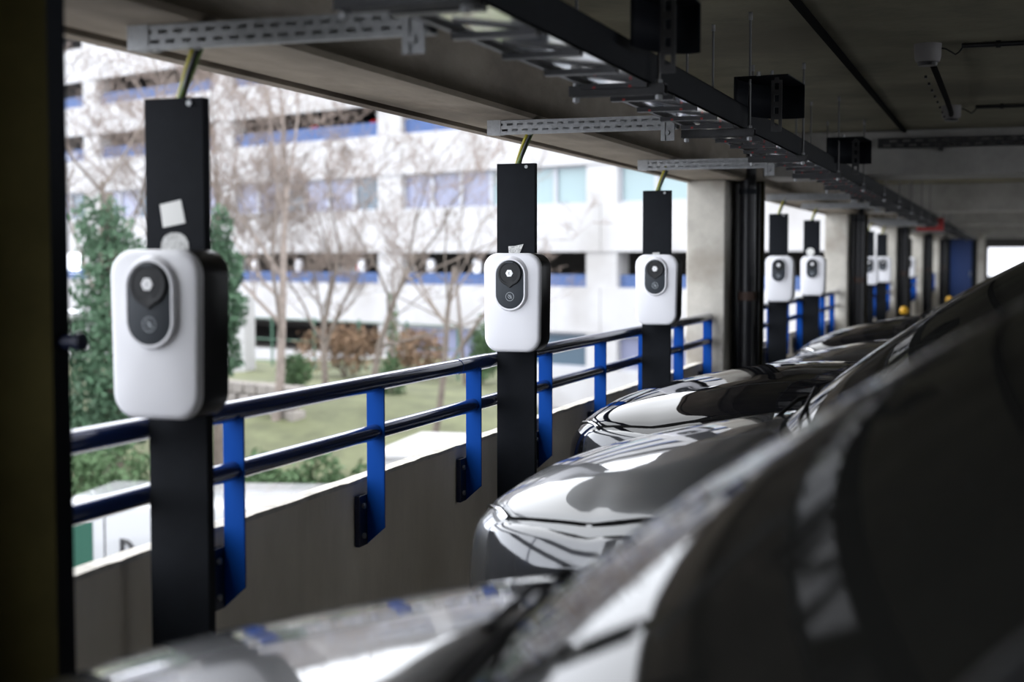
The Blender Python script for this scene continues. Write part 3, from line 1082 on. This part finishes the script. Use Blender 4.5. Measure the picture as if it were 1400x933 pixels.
# ------------------------------------------------------------------ opposite building (long white parking and office block)
BO = Vector((-20.853, 51.073, 0))
bd_ = empty('opposite_building', BO, R(157.8), label='long white banded parking and office block across the yard', cat='building')
S0, S1 = -18.6, 48.0
bays = [2.8 + 10.7 * k for k in range(-2, 5)]
bands = [(-3.9, -2.45), (-1.15, 0.47), (1.72, 3.40), (4.80, 6.40), (7.62, 9.05), (10.30, 11.95), (13.2, 13.9)]
for (a, b) in bands:
    for k in range(len(bays) - 1):
        MB().box(bays[k] + .015, bays[k + 1] - .015, -.30, 0.0, a, b).build('facade_panel', 'facade', bd_)
for (a, b) in ((-2.45, -1.15), (0.47, 1.72), (3.40, 4.80), (6.40, 7.62), (9.05, 10.30), (11.95, 13.2)):
    for s in bays:
        MB().box(s - .68, s + .68, -.75, -.06, a, b).build('pier', 'facade', bd_)
for z in (-2.6, 0.32, 3.25, 6.25, 8.9, 11.8):
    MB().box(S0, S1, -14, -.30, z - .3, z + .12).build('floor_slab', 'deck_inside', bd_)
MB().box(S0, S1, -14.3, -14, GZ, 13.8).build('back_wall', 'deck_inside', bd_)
MB().box(S0 - .3, S0, -14.3, 0.0, GZ, 13.9).build('end_wall', 'facade', bd_)
MB().box(S0, S1, -14.3, 0.0, 13.9, 14.1).build('roof', 'facade', bd_)
# blue rails in the parking rows
for z0, z1 in ((0.47, 0.92), (6.42, 6.98), (9.05, 9.62)):
    for k in range(len(bays) - 1):
        a, b = bays[k] + .68, bays[k + 1] - .68
        for q in range(3):
            zz = z0 + (z1 - z0) * (q + .5) / 3
            MB().box(a, b, -.34, -.28, zz - (z1 - z0) / 7, zz + (z1 - z0) / 7).build('blue_rail', 'deck_rail', bd_)
# glazed office row
wpan = None
rp = random.Random(11)
for k in range(len(bays) - 1):
    a, b = bays[k] + .68, bays[k + 1] - .68
    n = 6
    for q in range(n):
        x0 = a + (b - a) * q / n
        x1 = a + (b - a) * (q + 1) / n
        mm = 'pane_teal' if x0 < -4 else ('pane_dark' if (rp.random() < .22 or (k == 2 and q == 0)) else 'pane_lavender')
        wf = MB().box(x0, x0 + .09, -.40, -.22, 3.40, 4.80).box(x1 - .09, x1, -.40, -.22, 3.40, 4.80).box(x0 + .09, x1 - .09, -.40, -.22, 4.72, 4.80).box(x0 + .09, x1 - .09, -.40, -.22, 3.40, 3.48).build('window', 'mullion', bd_)
        MB().box(x0 + .09, x1 - .09, -.33, -.30, 3.48, 4.72).build('pane', mm, wf)
# lower row: glazing at right, dark openings at left
for k in range(0, 3):
    a, b = bays[k] + .68, bays[k + 1] - .68
    if k < 2:
        wf = MB().box(a, b, -.40, -.22, -1.25, -1.15).box(a, b, -.40, -.22, -2.45, -2.35).box((a + b) / 2 - .1, (a + b) / 2 + .1, -.40, -.22, -2.35, -1.25).build('window', 'mullion', bd_)
        MB().box(a, (a + b) / 2 - .1, -.33, -.30, -2.35, -1.25).build('pane', 'pane_dark', wf)
        MB().box((a + b) / 2 + .1, b, -.33, -.30, -2.35, -1.25).build('pane', 'pane_lavender', wf)


def bpt(s, yv, z):
    c, q = math.cos(R(157.8)), math.sin(R(157.8))
    return Vector((BO.x + s * c - yv * q, BO.y + s * q + yv * c, z))


# chargers standing in the opposite parking row (same kind as the ones on this side)
far = []
for k, s in enumerate((12.0, 8.9, 4.9, 0.9, -1.6)):
    b = bpt(s, -.55, 0.44)
    f_ = empty('far_charger', b, R(157.8), label='tiny white charger in the opposite parking row, number %s counted from the left' % ('one', 'two', 'three', 'four', 'five')[k], cat='charger', group='white chargers in the opposite building')
    MB().box(-.07, .07, -.05, 0, 0, 1.26).build('post', 'black_steel', f_)
    MB().loft([[(x, yv, z) for x, z in rrect(.34, .50, .08, 4, 0, .75)] for yv in (0.0, .13)]).build('casing', 'white_plastic', f_)
# cars parked in the opposite decks
for k, (s, z, lab) in enumerate(((9.4, 6.37, 'far dark car with red tail lamps in the upper opposite deck, left one'), (5.6, 6.37, 'far dark car with red tail lamps in the upper opposite deck, right one'),
                                 (6.5, .44, 'far grey car in the middle opposite deck behind the bare trees'))):
    c = copy_tree(carB if k == 2 else carC)
    b = bpt(s, -5.2, z)
    c.location = b
    c.rotation_euler = (0, 0, R(157.8 + 90))
    tag(c, lab, 'car')


# ------------------------------------------------------------------ vegetation
def bare_tree(base, height, trunk_r, seed, label, lean=(0, 0), mat_trunk='bark', depth=6, spread=.5, dens=1.0):
    rd = random.Random(seed)
    root = empty('bare_tree', base, label=label, cat='tree', group='bare trees below the deck')
    trunk, br, tw = MB(), MB(), MB()

    def grow(p, d, L, rad, lev):
        segs = 4
        pts, rs = [p.copy()], [rad]
        for s in range(segs):
            d = (d + Vector((rd.gauss(0, .10), rd.gauss(0, .10), rd.gauss(0.03, .06)))).normalized()
            p = p + d * (L / segs)
            pts.append(p.copy())
            rs.append(rad * (1 - .5 * (s + 1) / segs))
        tgt = trunk if lev == 0 else (br if lev < 3 else tw)
        tgt.tube(pts, rs, 7 if lev == 0 else (5 if lev < 3 else 3), cap=False)
        if lev >= depth:
            return
        n = int((2.6 + (lev == 0) * 4 + rd.randint(0, 1)) * dens + .5)
        for q in range(n):
            f_ = rd.uniform(.3, 1.0) if lev > 0 else rd.uniform(.35, 1.0)
            i = min(int(f_ * segs), segs - 1)
            pb_ = pts[i].lerp(pts[i + 1], f_ * segs - i)
            ax = Vector((rd.gauss(0, 1), rd.gauss(0, 1), rd.gauss(.25, .5))).normalized()
            nd = (d * (1 - spread) + ax * spread).normalized()
            grow(pb_, nd, L * rd.uniform(.48, .68), max(rs[i] * .5, .006), lev + 1)
    grow(Vector((0, 0, 0)), Vector((lean[0], lean[1], 1)).normalized(), height * .6, trunk_r, 0)
    trunk.build('trunk', mat_trunk, root, smooth=60, recalc=False)
    br.build('branches', mat_trunk, root, smooth=60, recalc=False)['kind'] = 'stuff'
    tw.build('twigs', 'twig', root, recalc=False)['kind'] = 'stuff'
    return root


def leaves(name, blobs, n, size, m, parent=None, seed=1):
    """leaf quads spread through ellipsoids (centre, radii)"""
    rd = np.random.default_rng(seed)
    tot = sum(b[1][0] * b[1][1] * b[1][2] for b in blobs)
    V, Fc = [], []
    for c, rad in blobs:
        k = max(20, int(n * rad[0] * rad[1] * rad[2] / tot))
        d = rd.normal(size=(k, 3))
        d /= np.linalg.norm(d, axis=1)[:, None]
        rr_ = rd.uniform(.35, 1.0, size=(k, 1)) ** .5
        # lumpy surface
        lump = 1 + .18 * np.sin(d[:, :1] * 7 + c[0]) * np.cos(d[:, 2:3] * 9 + c[1])
        pos = np.array(c) + d * rr_ * lump * np.array(rad)
        for p in pos:
            a = rd.normal(size=3)
            a /= np.linalg.norm(a)
            b = np.cross(a, rd.normal(size=3))
            b /= np.linalg.norm(b)
            s = size * rd.uniform(.6, 1.3)
            i = len(V)
            V += [p - a * s, p + b * s * .45, p + a * s, p - b * s * .45]
            Fc.append((i, i + 1, i + 2, i + 3))
    mb = MB()
    mb.v = [tuple(map(float, q)) for q in V]
    mb.f = Fc
    mb.mi = [0] * len(Fc)
    return mb.build(name, m, parent, recalc=False)


bare_tree(at(372, 30, GZ + 1.4), 9.6, .11, 21, 'bare tree with pale forked trunk between first and second chargers', (-.03, 0), 'bark_pale', dens=1.0)
bare_tree(at(125, 30, GZ + 1.4), 9.4, .10, 22, 'bare tree behind the ivy at the left edge of the opening', (.02, .02), 'bark')
bare_tree(at(590, 29, GZ + 1.4), 6.6, .08, 23, 'thin bare sapling left of the second charger', (.02, 0), 'bark', dens=.8)
bare_tree(at(515, 31, GZ + 1.4), 7.2, .09, 24, 'bare sapling with mossy stem in the middle of the bank', (-.02, 0), 'bark', dens=.85)
bare_tree(at(445, 34, GZ + 1.6), 7.0, .09, 25, 'low brown bare tree in front of the middle parking row', (.05, 0), 'bark', dens=1.0)
bare_tree(at(270, 33, GZ + 1.6), 9.4, .09, 26, 'bare tree standing behind the nearest charger post', (.04, 0), 'bark', dens=.8)
bare_tree(at(640, 36, GZ + 1.6), 6.0, .07, 27, 'small bare tree directly left of the second mounting post', (0, 0), 'bark', dens=.8)

# ivy-clad trunks
iv = empty('ivy_tree', at(150, 26, GZ + 1.0), label='dark green ivy covered tree behind the nearest charger at left', cat='tree')
MB().tube([(0, 0, 0), (.1, .05, 2.6), (-.05, .1, 5.6)], [.2, .15, .07], 8).build('trunk', 'bark', iv, smooth=60)
rb2 = random.Random(4)
bl = []
for k in range(16):
    z = 1.2 + 3.9 * k / 15
    wdt = .92 * (1.15 - .55 * k / 15)
    bl.append(((rb2.uniform(-.45, .45) * (1.2 - .5 * k / 15), rb2.uniform(-.3, .3), z), (wdt, wdt * .8, .46)))
leaves('ivy', bl, 9000, .075, 'ivy', iv, 3)['kind'] = 'stuff'
iv2 = empty('ivy_tree', at(296, 27, GZ + 1.2), label='smaller ivy covered stem just right of the nearest mounting post', cat='tree')
MB().tube([(0, 0, 0), (.05, 0, 5)], [.12, .05], 8).build('trunk', 'bark', iv2, smooth=60)
leaves('ivy', [((0.15, 0, 3.2), (.46, .4, .55)), ((.08, 0, 4.0), (.44, .4, .6)), ((.1, 0, 4.7), (.25, .2, .5)), ((.1, 0, 2.4), (.4, .3, .5))], 3200, .075, 'ivy', iv2, 8)['kind'] = 'stuff'
iv3 = empty('ivy_tree', at(535, 33, GZ + 1.6), label='mossy green slim stem in the middle of the bank', cat='tree')
MB().tube([(0, 0, 0), (.05, 0, 3.6)], [.06, .03], 8).build('trunk', 'bark', iv3, smooth=60)
leaves('ivy', [((0.0, 0, .8), (.35, .3, .8)), ((.03, 0, 2.2), (.14, .12, .9))], 900, .07, 'shrub_leaf', iv3, 9)['kind'] = 'stuff'


def shrub(px, dist, z, w_, h, label, m='shrub_leaf', n=1800, seed=1):
    b = at(px, dist, z)
    r = empty('shrub', b, label=label, cat='shrub', group='shrubs on the bank')
    rd = random.Random(seed)
    st = MB()
    for k in range(5):
        a = rd.uniform(0, 6.28)
        st.tube([(0, 0, 0), (.3 * w_ * math.cos(a), .3 * w_ * math.sin(a), h * .6)], [.03, .012], 5)
    st.build('stems', 'bark', r)
    bl_ = [((rd.uniform(-.5, .5) * w_, rd.uniform(-.3, .3) * w_, h * rd.uniform(.35, .7)), (w_ * rd.uniform(.35, .55), w_ * .4, h * rd.uniform(.3, .42))) for _ in range(5)]
    leaves('foliage', bl_, n, .07, m, r, seed)['kind'] = 'stuff'


shrub(130, 24, GZ + .45, 1.25, 1.95, 'green shrub low at the left behind the rails', n=2600, seed=31)
shrub(200, 24.5, GZ + .45, 1.2, 1.9, 'green shrub hidden partly by the nearest mounting post', n=2200, seed=32)
shrub(345, 24, GZ + .45, .95, 1.75, 'grey green shrub right of the nearest mounting post', n=2000, seed=33)
shrub(410, 24.5, GZ + .45, .9, 1.65, 'grey green shrub in the gap before the second upright bar', n=1900, seed=34)
shrub(470, 25, GZ + .5, .7, 1.3, 'small green shrub low in the gap right of the second upright bar', n=1200, seed=35)
shrub(400, 33, GZ + 2.0, .5, 1.2, 'dark green small shrub beside grey rubble wall', n=1000, seed=36)
shrub(470, 38, GZ + 2.2, 1.5, 1.5, 'brown withered shrub in front of the lowest parking row', m='brown_plant', n=1800, seed=37)
shrub(580, 38, GZ + 2.2, 1.6, 1.5, 'brown withered shrub left of the second mounting post', m='brown_plant', n=1800, seed=38)
shrub(660, 36, GZ + 2.2, .8, 1.7, 'olive green shrub just left of the second mounting post', n=1500, seed=39)

# rubble wall on the bank
rw = empty('rubble_wall', at(350, 31, GZ + 1.9), R(157.8), label='low grey rubble wall on the bank behind the rails', cat='wall')
rd = random.Random(9)
for row in range(3):
    for k in range(7):
        x = -1.4 + .42 * k + .2 * (row % 2)
        MB().box(x, x + rd.uniform(.34, .40), -.2 + rd.uniform(-.03, .03), .2 + rd.uniform(-.03, .03), row * .26 + .01, row * .26 + .25).build('stone', 'stone', rw, bevel=.03)
# green wire fence along the top of the bank
fe = empty('wire_fence', at(420, 41, GZ + 2.2), R(157.8), label='thin green fence along the top of the bank', cat='fence')
for k in range(9):
    MB().tube([(-6 + 1.9 * k, 0, 0), (-6 + 1.9 * k, 0, 1.5)], .035, 6).build('post', 'fence_green', fe)
for z in (.15, .8, 1.42):
    MB().tube([(-6, 0, z), (9.2, 0, z)], .018, 5).build('wire', 'fence_green', fe)
# grey concrete abutment seen above the near rail
tag(MB().box(-.35, .35, -.3, .3, 0, 2.3).build('concrete_pillar', 'facade', loc=tuple(at(326, 40, GZ + 2.0))), 'pale grey concrete pillar beside the nearest charger', 'pillar')

# ------------------------------------------------------------------ white van and white box body parked below
def make_van():
    r = empty('van', (0, 0, 0))
    # side profile (x along length, nose at -x), z
    prof = [(-2.6, .35), (-2.62, .75), (-2.5, 1.05), (-1.95, 1.2), (-1.35, 1.92), (-1.1, 2.02), (2.2, 2.06), (2.42, 1.98), (2.52, 1.5), (2.55, .5), (2.5, .32)]

    def ring(y, k):
        return [(x * (1 - .012 * k), y, .35 + (z - .35) * (1 - .02 * k) if z > 1.3 else z) for x, z in prof]
    m = MB()
    m.loft([ring(-.965, 2.5), ring(-.95, .6), ring(-.90, 0), ring(.90, 0), ring(.95, .6), ring(.965, 2.5)])
    m.build('body', 'van_white', r, smooth=35, bevel=.03)
    for sg in (1, -1):
        MB().prism([(-1.70, 1.22), (-1.20, 1.80), (-.55, 1.82), (-.55, 1.22)], 'y', .955 * sg, .975 * sg).build('side_window', 'van_glass', r)
        MB().box(-.40, -.385, .96 * sg, .972 * sg, .45, 1.9).build('door_seam', 'seam', r)
        MB().tube([(-.75, .985 * sg, 1.08), (-.60, .985 * sg, 1.08)], .014, 6).build('handle', 'black_plastic', r)
        # black square mark on the side with a letter-like bowl
        mk = MB()
        mk.box(-.19, -.13, .966 * sg, .974 * sg, 1.36, 1.62)
        mk.tube([(-.13 + .10 * math.sin(R(a)), .972 * sg, 1.49 + .10 * math.cos(R(a))) for a in range(0, 181, 18)], .03, 6)
        mk.build('side_mark', 'black_plastic', r)
        for x in (-1.75, 1.65):
            w_ = MB().tube([(x, .78 * sg, .33), (x, .975 * sg, .33)], .33, 22).build('wheel', 'rubber', r, smooth=40)
            MB().tube([(x, .97 * sg, .33), (x, .985 * sg, .33)], .19, 16).build('rim', 'alloy', w_, smooth=40)
        MB().box(-1.45, -1.28, .96 * sg, 1.16 * sg, 1.2, 1.45).build('mirror', 'black_plastic', r, bevel=.02)
    MB().prism([(-1.93, 1.23), (-1.36, 1.90), (-1.34, 1.90), (-1.91, 1.23)], 'y', -.82, .82).build('windscreen', 'van_glass', r, loc=(-.015, 0, .015))
    return r


van = make_van()
van.location = at(222, 19.4, GZ)
van.rotation_euler = (0, 0, R(180 + 4))
tag(van, 'white van parked below the deck, seen under the near rails', 'van')
van.rotation_euler = (0, 0, R(10))
van.scale = (1.05, 1.05, 1.07)

sh = empty('flat_roof_shed', at(640, 25, GZ), R(6), label='low white flat roofed shed below the deck, left of the second post', cat='shed')
MB().box(-1.25, 2.4, -1.4, 1.4, 0, 2.02).build('walls', 'facade', sh, bevel=.02)
MB().box(-1.32, 2.47, -1.47, 1.47, 2.02, 2.12).build('roof', 'facade', sh, bevel=.02)
